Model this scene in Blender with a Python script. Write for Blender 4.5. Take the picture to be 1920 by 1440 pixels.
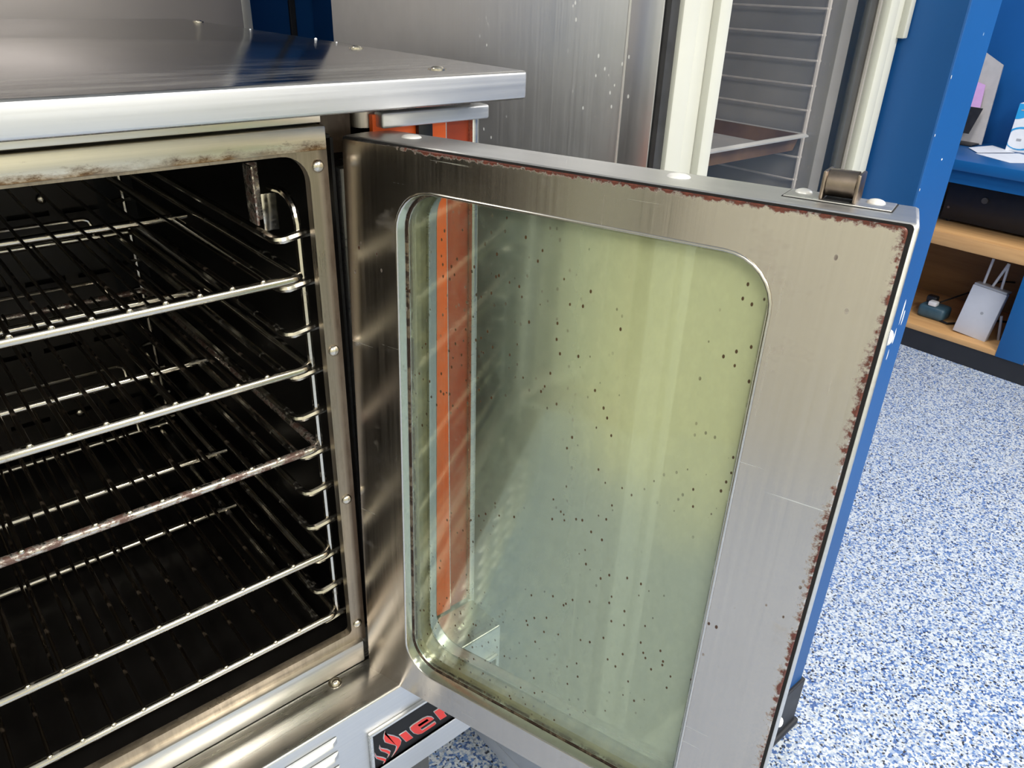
import bpy, bmesh, math, random
from mathutils import Vector, Matrix
random.seed(7)
SC = bpy.context.scene
COL = SC.collection
PI = math.pi
for o in list(bpy.data.objects):
    bpy.data.objects.remove(o)

# ------------------------------------------------------------------ camera
cd = bpy.data.cameras.new('camera'); cam = bpy.data.objects.new('camera', cd); COL.objects.link(cam)
cd.sensor_fit = 'HORIZONTAL'; cd.sensor_width = 36.0; cd.lens = 1426.63 / 1920 * 36.0
cd.clip_start = 0.02
cam.matrix_world = Matrix(((0.761631, 0.281548, -0.583651, -0.313376),
                           (-0.647267, 0.373682, -0.664385, -0.648030),
                           (0.031043, 0.883794, 0.466845, 0.759632),
                           (0, 0, 0, 1)))
SC.camera = cam
# ------------------------------------------------------------------ light, exposure
FL, CEIL = -0.78, 2.05          # floor and ceiling heights (oven cavity floor is about z = 0.03)
W = bpy.data.worlds.new('world'); SC.world = W; W.use_nodes = True
W.node_tree.nodes['Background'].inputs[0].default_value = (0.9, 0.95, 1.0, 1)
W.node_tree.nodes['Background'].inputs[1].default_value = 0.05
SC.view_settings.view_transform = 'Standard'
SC.view_settings.look = 'None'
SC.view_settings.exposure = 0.0
SC.view_settings.gamma = 1.0
SC.view_settings.use_curve_mapping = False
LAMPS = [(-1.35, -1.55, 34), (0.75, -1.75, 62), (2.55, -1.2, 46), (2.6, 0.75, 30), (-1.35, 0.75, 20), (-1.35, -3.1, 30), (0.75, -3.3, 30)]
for x, y, e in LAMPS:
    ld = bpy.data.lights.new('troffer_light', 'AREA'); ld.shape = 'RECTANGLE'; ld.size = 1.1; ld.size_y = 0.5
    ld.energy = e; ld.color = (1.0, 0.97, 0.92)
    lo = bpy.data.objects.new('troffer_light', ld); COL.objects.link(lo); lo.location = (x, y, CEIL - 0.03)

# ------------------------------------------------------------------ materials
class NT:
    def __init__(s, name):
        s.m = bpy.data.materials.new(name); s.m.use_nodes = True
        s.t = s.m.node_tree; s.t.nodes.clear()
        s.out = s.t.nodes.new('ShaderNodeOutputMaterial')
        s.tc = s.t.nodes.new('ShaderNodeTexCoord')
    def n(s, ty, **kw):
        nd = s.t.nodes.new(ty)
        for k, v in kw.items(): setattr(nd, k, v)
        return nd
    def put(s, sock, v):
        if v is None: return
        if isinstance(v, bpy.types.NodeSocket): s.t.links.new(v, sock)
        elif isinstance(v, (tuple, list)) and len(v) == 3 and sock.type == 'RGBA': sock.default_value = (*v, 1)
        else: sock.default_value = v
    def co(s, scale=(1, 1, 1), loc=(0, 0, 0), rot=(0, 0, 0)):
        mp = s.n('ShaderNodeMapping'); mp.inputs['Scale'].default_value = scale
        mp.inputs['Location'].default_value = loc; mp.inputs['Rotation'].default_value = rot
        s.t.links.new(s.tc.outputs['Object'], mp.inputs['Vector']); return mp.outputs[0]
    def noise(s, scale=(1, 1, 1), detail=3, rough=.55, loc=(0, 0, 0), rot=(0, 0, 0)):
        nd = s.n('ShaderNodeTexNoise'); nd.inputs['Scale'].default_value = 1
        nd.inputs['Detail'].default_value = detail; nd.inputs['Roughness'].default_value = rough
        s.t.links.new(s.co(scale, loc, rot), nd.inputs['Vector']); return nd.outputs[0]
    def voro(s, scale, feat='F1', out='Distance', loc=(0, 0, 0), rot=(0, 0, 0), rnd=1):
        nd = s.n('ShaderNodeTexVoronoi', feature=feat); nd.inputs['Scale'].default_value = 1
        nd.inputs['Randomness'].default_value = rnd
        s.t.links.new(s.co(scale, loc, rot), nd.inputs['Vector']); return nd.outputs[out]
    def xyz(s):
        nd = s.n('ShaderNodeSeparateXYZ'); s.t.links.new(s.tc.outputs['Object'], nd.inputs[0]); return nd.outputs
    def rng(s, v, a, b, c=0., d=1., smooth=False):
        nd = s.n('ShaderNodeMapRange'); nd.clamp = True
        if smooth: nd.interpolation_type = 'SMOOTHSTEP'
        for i, q in enumerate((v, a, b, c, d)): s.put(nd.inputs[i], q)
        return nd.outputs[0]
    def ma(s, op, a, b=None, c=None):
        nd = s.n('ShaderNodeMath', operation=op)
        for i, q in enumerate((a, b, c)): s.put(nd.inputs[i], q)
        return nd.outputs[0]
    def mix(s, f, a, b):
        nd = s.n('ShaderNodeMix', data_type='RGBA')
        s.put(nd.inputs[0], f); s.put(nd.inputs[6], a); s.put(nd.inputs[7], b); return nd.outputs[2]
    def ramp(s, f, stops, const=False):
        nd = s.n('ShaderNodeValToRGB'); cr = nd.color_ramp
        if const: cr.interpolation = 'CONSTANT'
        while len(cr.elements) < len(stops): cr.elements.new(.5)
        for e, (p, c) in zip(cr.elements, stops): e.position = p; e.color = (*c, 1)
        s.put(nd.inputs[0], f); return nd.outputs[0]
    def bump(s, h, strength=.2, dist=.001):
        nd = s.n('ShaderNodeBump'); nd.inputs['Strength'].default_value = strength; nd.inputs['Distance'].default_value = dist
        s.put(nd.inputs['Height'], h); return nd.outputs[0]
    def pbsdf(s, col, rough=.5, metal=0., normal=None, spec=.5, **kw):
        b = s.n('ShaderNodeBsdfPrincipled')
        s.put(b.inputs['Base Color'], col); s.put(b.inputs['Roughness'], rough); s.put(b.inputs['Metallic'], metal)
        s.put(b.inputs['Specular IOR Level'], spec); s.put(b.inputs['Normal'], normal)
        for k, v in kw.items(): s.put(b.inputs[k.replace('_', ' ')], v)
        return b.outputs[0]
    def done(s, sh): s.t.links.new(sh, s.out.inputs[0]); return s.m

def plain(name, col, rough=.5, metal=0., var=.08, nscale=12, spec=.5, bump=0.):
    t = NT(name); nz = t.noise((nscale,) * 3, 4)
    a = tuple(c * (1 - var) for c in col); b = tuple(min(1, c * (1 + var)) for c in col)
    c = t.mix(t.rng(nz, .3, .7), a, b)
    nrm = t.bump(t.noise((nscale * 12,) * 3, 3), bump) if bump else None
    return t.done(t.pbsdf(c, t.rng(nz, .3, .7, rough * .9, min(1, rough * 1.1)), metal, nrm, spec))

def steel(name, col=(.58, .57, .55), rough=.27, axis='x', var=.1, smudge=.06, specks=0., speckc=(.055, .025, .012), grease=None, bumpy=.06, scratch=False):
    t = NT(name)
    sc = {'x': (2.5, 260, 260), 'y': (260, 2.5, 260), 'z': (260, 260, 2.5)}[axis]
    st = t.noise(sc, 3, .6)
    cl = t.noise((5, 5, 5), 4, .6, loc=(3, 1, 2))
    c = t.mix(t.rng(st, .25, .75), tuple(x * (1 - var) for x in col), tuple(min(1, x * (1 + var)) for x in col))
    c = t.mix(t.ma('MULTIPLY', t.rng(cl, .45, .75), smudge * 5), c, tuple(x * .72 for x in col))
    r = t.ma('ADD', t.rng(st, .2, .8, rough - .05, rough + .06), t.rng(cl, .35, .75, -smudge, smudge))
    metal = 1.0
    if scratch:
        sc_ = t.noise((5, 5, 420), 2, .5, rot=(0, .62, 0)); gt = t.noise((6, 6, 6), 2, loc=(2, 9, 5))
        q = t.ma('MULTIPLY', t.rng(sc_, .68, .72), t.rng(gt, .52, .60))
        c = t.mix(q, c, (.92, .90, .86)); r = t.ma('ADD', r, t.ma('MULTIPLY', q, .2))
    if specks:
        v = t.voro((95, 95, 60), rot=(.3, .5, .4)); gate = t.noise((7, 7, 7), 2, loc=(9, 2, 4))
        m = t.ma('MULTIPLY', t.rng(v, .15, .11), t.rng(gate, .66 - specks, .70 - specks))
        c = t.mix(m, c, speckc); metal = t.ma('SUBTRACT', 1.0, m)
    if grease:
        m, gc = grease(t); c = t.mix(m, c, gc)
        metal = t.ma('MULTIPLY', metal, t.ma('SUBTRACT', 1.0, t.ma('MULTIPLY', m, .8)))
        r = t.ma('ADD', r, t.ma('MULTIPLY', m, .15))
    return t.done(t.pbsdf(c, r, metal, t.bump(st, bumpy, .0006)))

def g_header(t):      # baked-on brown grease along the lower edge of the header strip
    x, y, z = t.xyz()
    n = t.noise((60, 60, 130), 5, .75); n2 = t.noise((14, 14, 20), 3)
    e = t.rng(z, .634, .6205)
    m = t.ma('MULTIPLY', t.rng(t.ma('ADD', t.ma('MULTIPLY', e, .50), n), .66, .94), t.rng(n2, .3, .5, .3, 1.))
    return m, t.mix(t.rng(n, .4, .65), (.36, .20, .06), (.085, .036, .012))
def g_flange(t):
    n = t.noise((30, 30, 12), 5, .65)
    x = t.xyz()[0]
    return t.ma('MAXIMUM', t.rng(n, .5, .8, .1, .75), t.ma('MULTIPLY', t.rng(x, .0105, .0175, 0, .96), t.rng(n, .3, .55, .7, 1.))), (.045, .024, .011)
def g_liner(t):       # rusty crust on the liner's top and outer edges, thin rust specks elsewhere
    x, y, z = t.xyz()
    n = t.noise((150, 150, 150), 3, .7); nb = t.noise((18, 18, 18), 3, .6)
    top = t.ma('MULTIPLY', t.rng(z, -.0095, -.002), t.rng(x, .03, .09))
    rt = t.rng(t.ma('ADD', x, t.ma('MULTIPLY', t.ma('SUBTRACT', nb, .5), .016)), .4655, .4785, 0, .92)
    lowfade = t.rng(z, -.62, -.45, .45, 1.)
    e = t.ma('MAXIMUM', top, t.ma('MULTIPLY', rt, lowfade))
    m = t.ma('MULTIPLY', t.rng(t.ma('ADD', t.ma('MULTIPLY', e, .45), t.ma('MULTIPLY', n, .8)), .66, .80), t.rng(e, .02, .2))
    tan = t.ma('MULTIPLY', t.rng(t.noise((11, 11, 16), 4, .7, loc=(5, 5, 1)), .60, .8), .35)
    return t.ma('MAXIMUM', m, tan), t.mix(t.rng(m, .3, .5), (.22, .15, .085), t.mix(t.rng(n, .35, .65), (.035, .010, .007), (.16, .045, .028)))
def g_apron(t):
    return t.ma('MULTIPLY', t.rng(t.noise((9, 14, 9), 5, .7), .55, .85), .5), (.06, .045, .03)
def g_rack(t):
    n = t.noise((45, 60, 60), 4, .7)
    return t.rng(n, .57, .78, 0, .7), (.085, .05, .026)
def g_rack_dirty(t):
    n = t.noise((70, 90, 90), 4, .75)
    return t.rng(n, .44, .56, 0, .95), (.10, .045, .032)
def g_slab(t):
    x, y, z = t.xyz()
    n = t.noise((7, 60, 20), 5, .7); b = t.rng(y, .14, .02)
    return t.ma('MULTIPLY', t.rng(n, .42, .72), t.ma('MULTIPLY', b, .45)), (.26, .23, .17)

M = {}
M['slab'] = steel('slab_steel', (.55, .54, .53), .15, 'x', .06, .05, specks=.0, grease=g_slab, bumpy=.03)
M['slab_front'] = steel('slab_front_steel', (.68, .68, .68), .48, 'x', .05, .05, specks=.02)
M['steel'] = steel('brushed_steel', (.56, .55, .53), .3, 'x')
M['steel_v'] = steel('brushed_steel_vertical', (.64, .64, .645), .47, 'z', .025, .09, specks=.12, speckc=(.75, .75, .74))
M['steel_bright'] = steel('bright_trim_steel', (.70, .69, .66), .3, 'x')
M['header'] = steel('greasy_header_steel', (.74, .68, .55), .32, 'x', .1, .06, grease=g_header)
M['flange'] = steel('stained_flange_steel', (.38, .32, .245), .30, 'z', .16, .06, grease=g_flange)
M['sill'] = steel('sill_steel', (.68, .66, .61), .34, 'x', .08, .06)
M['apron'] = steel('ledge_steel', (.56, .54, .50), .33, 'x', .1, .07, grease=g_apron)
M['liner'] = steel('door_liner_steel', (.66, .595, .53), .22, 'z', .05, .05, specks=.10, grease=g_liner, bumpy=.03, scratch=True)
M['shell'] = steel('door_shell_steel', (.70, .69, .67), .42, 'x', .06, .05)
M['bezel'] = steel('bezel_steel', (.60, .57, .52), .2, 'x', .06, .05, specks=.05)
M['tunnel'] = plain('window_tunnel_steel', (.27, .23, .14), .5, .3, .45, 40)
M['chrome'] = steel('rack_chrome', (.66, .61, .52), .2, 'x', .06, .06, grease=g_rack, bumpy=0)
M['chrome_dirty'] = steel('rack_chrome_crusted', (.64, .58, .50), .24, 'x', .06, .06, grease=g_rack_dirty, bumpy=0)
M['rod'] = steel('rack_rod_wire', (.15, .12, .09), .32, 'y', .08, .06, grease=g_rack, bumpy=0)
M['boss'] = steel('hinge_boss_steel', (.74, .68, .62), .5, 'z', .3, .1)
M['screw'] = plain('screw_head_metal', (.62, .57, .48), .22, 1.0, .1, 200)
M['rivet'] = plain('aluminium_rivet', (.85, .84, .80), .4, .3, .05, 200)
M['enamel'] = plain('black_cavity_enamel', (.005, .0043, .0038), .38, 0, .35, 18, .35)
M['baffle'] = plain('dark_baffle_metal', (.020, .016, .013), .45, .5, .3, 14)
M['black'] = plain('black_plastic', (.012, .012, .014), .45, 0, .2, 40)
M['seal'] = steel('greasy_seal', (.30, .24, .17), .4, 'x', .2, .1, grease=lambda t: (t.rng(t.noise((60, 60, 60), 4, .7), .42, .52), (.03, .014, .007)))
M['void'] = plain('gap_black', (.006, .005, .005), .8, 0, .2, 60)  # near-black colour stands in for the dark inside thin gaps
M['dark'] = plain('dark_gasket', (.03, .03, .032), .6, 0, .2, 60)
M['darksteel'] = plain('dark_painted_steel', (.10, .098, .095), .5, .4, .15, 20)
M['orange'] = plain('orange_enamel_panel', (.90, .13, .014), .35, 0, .08, 9)
M['orange_d'] = plain('orange_enamel_side_strip', (.40, .05, .012), .4, 0, .08, 9)
M['badge_red'] = plain('badge_red_letters', (.72, .03, .018), .35, 0, .05, 60)
M['badge_rim'] = plain('badge_letter_rim', (.52, .50, .50), .35, .6, .05, 60)
M['badge_black'] = plain('badge_black_field', (.010, .010, .011), .55, 0, .2, 60, .25)
M['latch'] = plain('latch_bronze', (.26, .21, .17), .36, 1.0, .15, 90)
M['white_frame'] = plain('white_door_frame', (.57, .57, .51), .42, 0, .03, 8)
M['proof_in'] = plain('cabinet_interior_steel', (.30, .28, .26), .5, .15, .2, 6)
M['tray'] = plain('aluminium_tray', (.62, .60, .57), .4, .4, .12, 14)
M['tray_rust'] = plain('tray_stained_wall', (.19, .11, .06), .5, .3, .5, 11)
M['wire'] = plain('slide_wire_metal', (.66, .60, .56), .4, .3, .12, 60)
M['beige_metal'] = plain('beige_grey_cabinet_panel', (.40, .365, .355), .38, .35, .04, 2)
M['trim_l'] = plain('pale_metal_trim', (.62, .61, .60), .35, .5, .05, 20)

def wallpaint(name, col, rough=.45, chips=False):
    t = NT(name); n = t.noise((3, 3, 3), 3); f = t.noise((160, 160, 160), 3)
    c = t.mix(t.rng(n, .3, .7), tuple(x * .92 for x in col), tuple(x * 1.07 for x in col))
    if chips:
        v = t.voro((26, 26, 20)); g = t.noise((9, 9, 9), 2, loc=(4, 7, 1))
        c = t.mix(t.ma('MULTIPLY', t.rng(v, .05, .035), t.rng(g, .60, .63)), c, (.20, .32, .50))
    return t.done(t.pbsdf(c, rough, 0, t.bump(f, .06, .001), .4))
M['blue'] = wallpaint('blue_wall_paint', (.008, .090, .30), .42, True)
M['blue_cab'] = wallpaint('blue_cabinet_paint', (.008, .095, .28), .35)
M['cream'] = wallpaint('cream_wall_paint', (.70, .685, .55), .6)
M['white_ceiling'] = wallpaint('white_ceiling_tile', (.75, .75, .73), .8)
M['navy'] = plain('black_rubber_baseboard', (.016, .017, .021), .5, 0, .15, 20)

def floor_mat():
    t = NT('speckled_flake_floor')
    cs = t.n('ShaderNodeSeparateColor'); 
    nd = t.n('ShaderNodeTexVoronoi', feature='F1'); nd.inputs['Scale'].default_value = 1
    # slightly warped so that the flakes are ragged
    co = t.co((205, 205, 205)); wn = t.n('ShaderNodeTexNoise'); wn.inputs['Scale'].default_value = 1.3; wn.inputs['Detail'].default_value = 2
    t.put(wn.inputs['Vector'], co)
    mx = t.n('ShaderNodeMix', data_type='VECTOR'); mx.inputs[0].default_value = .35
    t.put(mx.inputs[4], co)
    ad = t.n('ShaderNodeVectorMath', operation='MULTIPLY_ADD'); t.put(ad.inputs[0], wn.outputs['Color']); ad.inputs[1].default_value = (3, 3, 3); t.put(ad.inputs[2], co)
    t.put(mx.inputs[5], ad.outputs[0]); t.put(nd.inputs['Vector'], mx.outputs[1])
    t.put(cs.inputs[0], nd.outputs['Color'])
    c = t.ramp(cs.outputs[0], [(0, (.64, .68, .72)), (.30, (.36, .44, .58)), (.46, (.13, .235, .49)), (.62, (.52, .57, .62)), (.76, (.05, .11, .30)), (.88, (.022, .027, .045)), (.94, (.34, .37, .42))], True)
    n = t.noise((1.2, 1.2, 1.2), 3)
    c = t.mix(t.rng(n, .4, .7, 0, .12), c, (.45, .52, .62))
    return t.done(t.pbsdf(c, .38, 0, t.bump(nd.outputs['Distance'], .1, .001), .45))
M['floor'] = floor_mat()

def woodm(name, a, b, axis='y'):
    t = NT(name); sc = {'y': (30, 2.2, 30), 'x': (2.2, 30, 30)}[axis]
    n = t.noise(sc, 5, .65); k = t.noise((9, 5, 9), 3, loc=(2, 3, 9))
    c = t.mix(t.rng(n, .3, .7), a, b); c = t.mix(t.rng(k, .66, .72, 0, .7), c, tuple(x * .35 for x in a))
    return t.done(t.pbsdf(c, .55, 0, t.bump(n, .1, .001)))
M['pine'] = woodm('raw_pine_shelf', (.52, .28, .11), (.68, .40, .17))
M['ply'] = woodm('brown_plywood', (.24, .115, .03), (.33, .165, .05))
M['paper'] = plain('white_paper', (.78, .80, .84), .7, 0, .03, 30)
M['router_w'] = plain('white_router_plastic', (.58, .60, .66), .4, 0, .02, 30)
M['router_g'] = plain('grey_router_top', (.36, .37, .40), .4, 0, .03, 30)
M['cyan'] = plain('bright_blue_print', (.02, .33, .70), .45, 0, .04, 30)
M['grey_card'] = plain('grey_card', (.46, .44, .44), .6, 0, .06, 30)
M['pink'] = plain('lilac_card', (.62, .36, .66), .6, 0, .04, 30)
M['red'] = plain('red_card_edge', (.7, .05, .07), .6, 0, .04, 30)
M['bluegrey'] = plain('blue_grey_plastic', (.045, .10, .14), .4, 0, .2, 30)
M['lamp_diffuser'] = plain('lamp_housing', (.8, .8, .8), .5)

def pane_mat(name, tint, refl, rough, haze=None, hazec=(.5, .55, .4)):
    t = NT(name)
    tr = t.n('ShaderNodeBsdfTransparent'); tr.inputs[0].default_value = (*tint, 1)
    gl = t.n('ShaderNodeBsdfGlossy'); gl.inputs['Roughness'].default_value = rough; gl.inputs[0].default_value = (.93, 1, .86, 1)
    lw = t.n('ShaderNodeLayerWeight'); lw.inputs[0].default_value = .5
    f = t.ma('MINIMUM', t.ma('ADD', t.ma('MULTIPLY', t.ma('POWER', lw.outputs['Facing'], 5.0), .9), .04 + refl), 1.0)
    m = t.n('ShaderNodeMixShader'); t.put(m.inputs[0], f); t.put(m.inputs[1], tr.outputs[0]); t.put(m.inputs[2], gl.outputs[0])
    sh = m.outputs[0]
    if haze:
        hf, hc = haze(t)
        df = t.n('ShaderNodeBsdfDiffuse'); t.put(df.inputs[0], hc)
        m2 = t.n('ShaderNodeMixShader'); t.put(m2.inputs[0], hf); t.put(m2.inputs[1], sh); t.put(m2.inputs[2], df.outputs[0]); sh = m2.outputs[0]
    return t.done(sh)
def door_haze(t):     # baked grease film with dark spatter specks; lit haze painted in away from the hinge
    x, y, z = t.xyz()
    n = t.noise((6, 6, 6), 4, .6); n2 = t.noise((70, 70, 40), 3, .6)
    film = t.ma('ADD', t.rng(x, .12, .33, .02, .60, True), t.rng(n, .3, .7, -.03, .03))
    film = t.ma('ADD', film, t.rng(n2, .45, .7, 0, .06))
    film = t.ma('MULTIPLY', film, t.rng(z, -.605, -.545, .35, 1., True))
    v = t.voro((120, 120, 75), rot=(.2, .5, .5)); g = t.noise((8, 8, 8), 2, loc=(1, 8, 3))
    sp = t.ma('MULTIPLY', t.rng(v, .15, .11), t.rng(g, .45, .50))
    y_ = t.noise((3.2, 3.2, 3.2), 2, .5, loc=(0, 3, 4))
    wall_refl = t.rng(t.ma('ADD', z, t.ma('MULTIPLY', t.ma('SUBTRACT', y_, .5), .5)), -.36, -.16, 0, 1, True)   # yellow wall reflection painted into the film colour, upper part
    wall_refl = t.ma('MULTIPLY', wall_refl, t.rng(x, .17, .30, 0, 1, True))
    c = t.mix(wall_refl, (.36, .41, .32), (.54, .56, .31))
    c = t.mix(sp, c, (.07, .035, .015))
    rim = t.ma('MULTIPLY', t.rng(t.ma('MINIMUM', t.ma('MINIMUM', t.ma('SUBTRACT', x, .0645), t.ma('SUBTRACT', .403, x)), t.ma('MINIMUM', t.ma('ADD', z, .6185), t.ma('SUBTRACT', -.0388, z))), .0050, .0022), t.rng(t.noise((90, 90, 40), 4, .7), .36, .5))
    c = t.mix(rim, c, (.05, .025, .012))
    return t.ma('MAXIMUM', t.ma('MAXIMUM', film, t.ma('MULTIPLY', sp, .9)), rim), c
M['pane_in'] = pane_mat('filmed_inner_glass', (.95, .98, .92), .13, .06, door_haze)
M['pane_out'] = pane_mat('outer_door_glass', (.95, .98, .94), .04, .015)
M['pane_clear'] = pane_mat('clear_cabinet_glass', (.95, .95, .95), .0, .02)

# ------------------------------------------------------------------ mesh helpers
class MB:
    def __init__(s): s.b = bmesh.new()
    def box(s, lo, hi, bev=0., seg=2, mat=None):
        r = bmesh.ops.create_cube(s.b, size=1.0)
        c = [(lo[i] + hi[i]) / 2 for i in range(3)]; d = [abs(hi[i] - lo[i]) for i in range(3)]
        for v in r['verts']: v.co = Vector((v.co[0] * d[0] + c[0], v.co[1] * d[1] + c[1], v.co[2] * d[2] + c[2]))
        vs = r['verts']
        if bev:
            es = list({e for v in vs for e in v.link_edges})
            rr = bmesh.ops.bevel(s.b, geom=es, offset=bev, segments=seg, affect='EDGES', profile=.5)
            vs = rr['verts']
        if mat: bmesh.ops.transform(s.b, matrix=mat, verts=[v for v in vs if v.is_valid])
        return s
    def tube(s, pts, r, n=8, closed=False):
        pts = [Vector(p) for p in pts]; N = len(pts); rings = []
        prev = None
        for i, p in enumerate(pts):
            a = pts[(i - 1) % N] if (closed or i > 0) else p; c = pts[(i + 1) % N] if (closed or i < N - 1) else p
            d = (c - a).normalized()
            if prev is None:
                q = Vector((0, 0, 1)) if abs(d.z) < .9 else Vector((1, 0, 0)); e = d.cross(q).normalized()
            else: e = (prev - d * prev.dot(d)).normalized()
            prev = e; f = d.cross(e)
            rings.append([s.b.verts.new(p + r * (math.cos(2 * PI * k / n) * e + math.sin(2 * PI * k / n) * f)) for k in range(n)])
        for i in range(N if closed else N - 1):
            A, B = rings[i], rings[(i + 1) % N]
            for k in range(n): s.b.faces.new((A[k], A[(k + 1) % n], B[(k + 1) % n], B[k]))
        if not closed:
            s.b.faces.new(rings[0][::-1]); s.b.faces.new(rings[-1])
        return s
    def cyl(s, p, q, r, n=20, r2=None):
        p, q = Vector(p), Vector(q); d = (q - p).normalized(); r2 = r if r2 is None else r2
        e = d.cross(Vector((0, 0, 1)) if abs(d.z) < .9 else Vector((1, 0, 0))).normalized(); f = d.cross(e)
        A = [s.b.verts.new(p + r * (math.cos(2 * PI * k / n) * e + math.sin(2 * PI * k / n) * f)) for k in range(n)]
        B = [s.b.verts.new(q + r2 * (math.cos(2 * PI * k / n) * e + math.sin(2 * PI * k / n) * f)) for k in range(n)]
        for k in range(n): s.b.faces.new((A[k], A[(k + 1) % n], B[(k + 1) % n], B[k]))
        s.b.faces.new(A[::-1]); s.b.faces.new(B); return s
    def dome(s, p, d, r, h, n=14, seg=4):
        p, d = Vector(p), Vector(d).normalized()
        e = d.cross(Vector((0, 0, 1)) if abs(d.z) < .9 else Vector((1, 0, 0))).normalized(); f = d.cross(e); prev = None
        for j in range(seg):
            t = j / seg * PI / 2; rr = r * math.cos(t); c = p + d * (h * math.sin(t))
            R = [s.b.verts.new(c + rr * (math.cos(2 * PI * k / n) * e + math.sin(2 * PI * k / n) * f)) for k in range(n)]
            if prev:
                for k in range(n): s.b.faces.new((prev[k], prev[(k + 1) % n], R[(k + 1) % n], R[k]))
            else: s.b.faces.new(R[::-1])
            prev = R
        top = s.b.verts.new(p + d * h)
        for k in range(n): s.b.faces.new((prev[k], prev[(k + 1) % n], top))
        return s
    def poly(s, pts, ext):
        """closed outline (list of 3-D points) pushed along ext"""
        ext = Vector(ext); A = [s.b.verts.new(Vector(p)) for p in pts]; B = [s.b.verts.new(Vector(p) + ext) for p in pts]; n = len(A)
        s.b.faces.new(A); s.b.faces.new(B[::-1])
        for k in range(n): s.b.faces.new((A[k], B[k], B[(k + 1) % n], A[(k + 1) % n]))
        return s
    def ring(s, outer, inner, y0, y1):
        """plate between two outlines of equal length in x,z, from depth y0 to y1"""
        n = len(outer); L = []
        for pl, y in ((outer, y0), (inner, y0), (inner, y1), (outer, y1)): L.append([s.b.verts.new((a, y, c)) for a, c in pl])
        for j in range(4):
            A, B = L[j], L[(j + 1) % 4]
            for k in range(n): s.b.faces.new((A[k], A[(k + 1) % n], B[(k + 1) % n], B[k]))
        return s

def rrect(x0, x1, z0, z1, r, n=6, rb=None):
    out = []; rt = r; rb = r if rb is None else rb
    for cx, cz, a0, r in ((x1 - rt, z1 - rt, 0, rt), (x0 + rt, z1 - rt, 90, rt), (x0 + rb, z0 + rb, 180, rb), (x1 - rb, z0 + rb, 270, rb)):
        for k in range(n + 1):
            a = math.radians(a0 + 90 * k / n); out.append((cx + r * math.cos(a), cz + r * math.sin(a)))
    return out
def rect_like(x0, x1, z0, z1, n=6):
    """the same number of points as rrect, crowded into sharp corners"""
    out = []
    for cx, cz in ((x1, z1), (x0, z1), (x0, z0), (x1, z0)): out += [(cx, cz)] * (n + 1)
    return out

def build(name, mb, mat, parent=None, smooth=True, angle=38):
    b = mb.b if isinstance(mb, MB) else mb
    bmesh.ops.remove_doubles(b, verts=b.verts, dist=1e-6)
    bmesh.ops.recalc_face_normals(b, faces=b.faces)
    me = bpy.data.meshes.new(name); b.to_mesh(me); b.free()
    me.materials.append(mat)
    if smooth:
        for p in me.polygons: p.use_smooth = True
        me.set_sharp_from_angle(angle=math.radians(angle))
    o = bpy.data.objects.new(name, me); COL.objects.link(o)
    if parent: o.parent = parent
    return o
def copy_of(o, name, parent, loc=(0, 0, 0)):
    c = o.copy(); COL.objects.link(c); c.name = name; c.parent = parent; c.location = loc; return c
def thing(name, label, cat, loc=(0, 0, 0), group=None):
    o = bpy.data.objects.new(name, None); COL.objects.link(o); o.location = loc; o.empty_display_size = .05
    o['label'] = label; o['category'] = cat
    if group: o['group'] = group
    return o
def tag(o, label, cat, group=None):
    o['label'] = label; o['category'] = cat
    if group: o['group'] = group
    return o
def struct(name, mb, mat, parent=None, label=None):
    o = build(name, mb, mat, parent, smooth=False); o['kind'] = 'structure'
    if label: o['label'] = label
    return o
def plab(o, l): o['label'] = l; return o

# ------------------------------------------------------------------ the room
X0, X1, Y0, Y1 = -2.25, 4.05, -4.2, 1.75
struct('floor', MB().box((X0 - .1, Y0 - .1, FL - .1), (X1 + .1, Y1 + .1, FL)), M['floor'], label='blue and white speckled flake floor')
struct('ceiling', MB().box((X0 - .1, Y0 - .1, CEIL), (X1 + .1, Y1 + .1, CEIL + .1)), M['white_ceiling'])
struct('wall_left', MB().box((X0 - .1, Y0 - .1, FL), (X0, Y1 + .1, CEIL)), M['cream'])
struct('wall_front', MB().box((X0, Y0 - .1, FL), (X1, Y0, CEIL)), M['cream'])
struct('wall_back', MB().box((X0, Y1, FL), (X1, Y1 + .1, CEIL)), M['blue'], label='blue wall behind the oven')
struct('wall_right', MB().box((X1, Y0 - .1, FL), (X1 + .1, Y1 + .1, CEIL)), M['blue'], label='blue wall behind the counter')
struct('trim_1', MB().box((.836, Y1 - .012, FL), (.856, Y1, CEIL), .003), M['dark'], label='dark vertical joint strip on the back wall')
for x, y, e in LAMPS:
    t = thing('ceiling_light', 'recessed white ceiling light panel out of the picture', 'ceiling light', (x, y, CEIL), 'ceiling light panels')
    mb = MB()
    mb.box((-.60, -.30, -.025), (.60, -.26, 0)); mb.box((-.60, .26, -.025), (.60, .30, 0)); mb.box((-.60, -.26, -.025), (-.56, .26, 0)); mb.box((.56, -.26, -.025), (.60, .26, 0))
    build('frame', mb, M['lamp_diffuser'], t, False)

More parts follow.
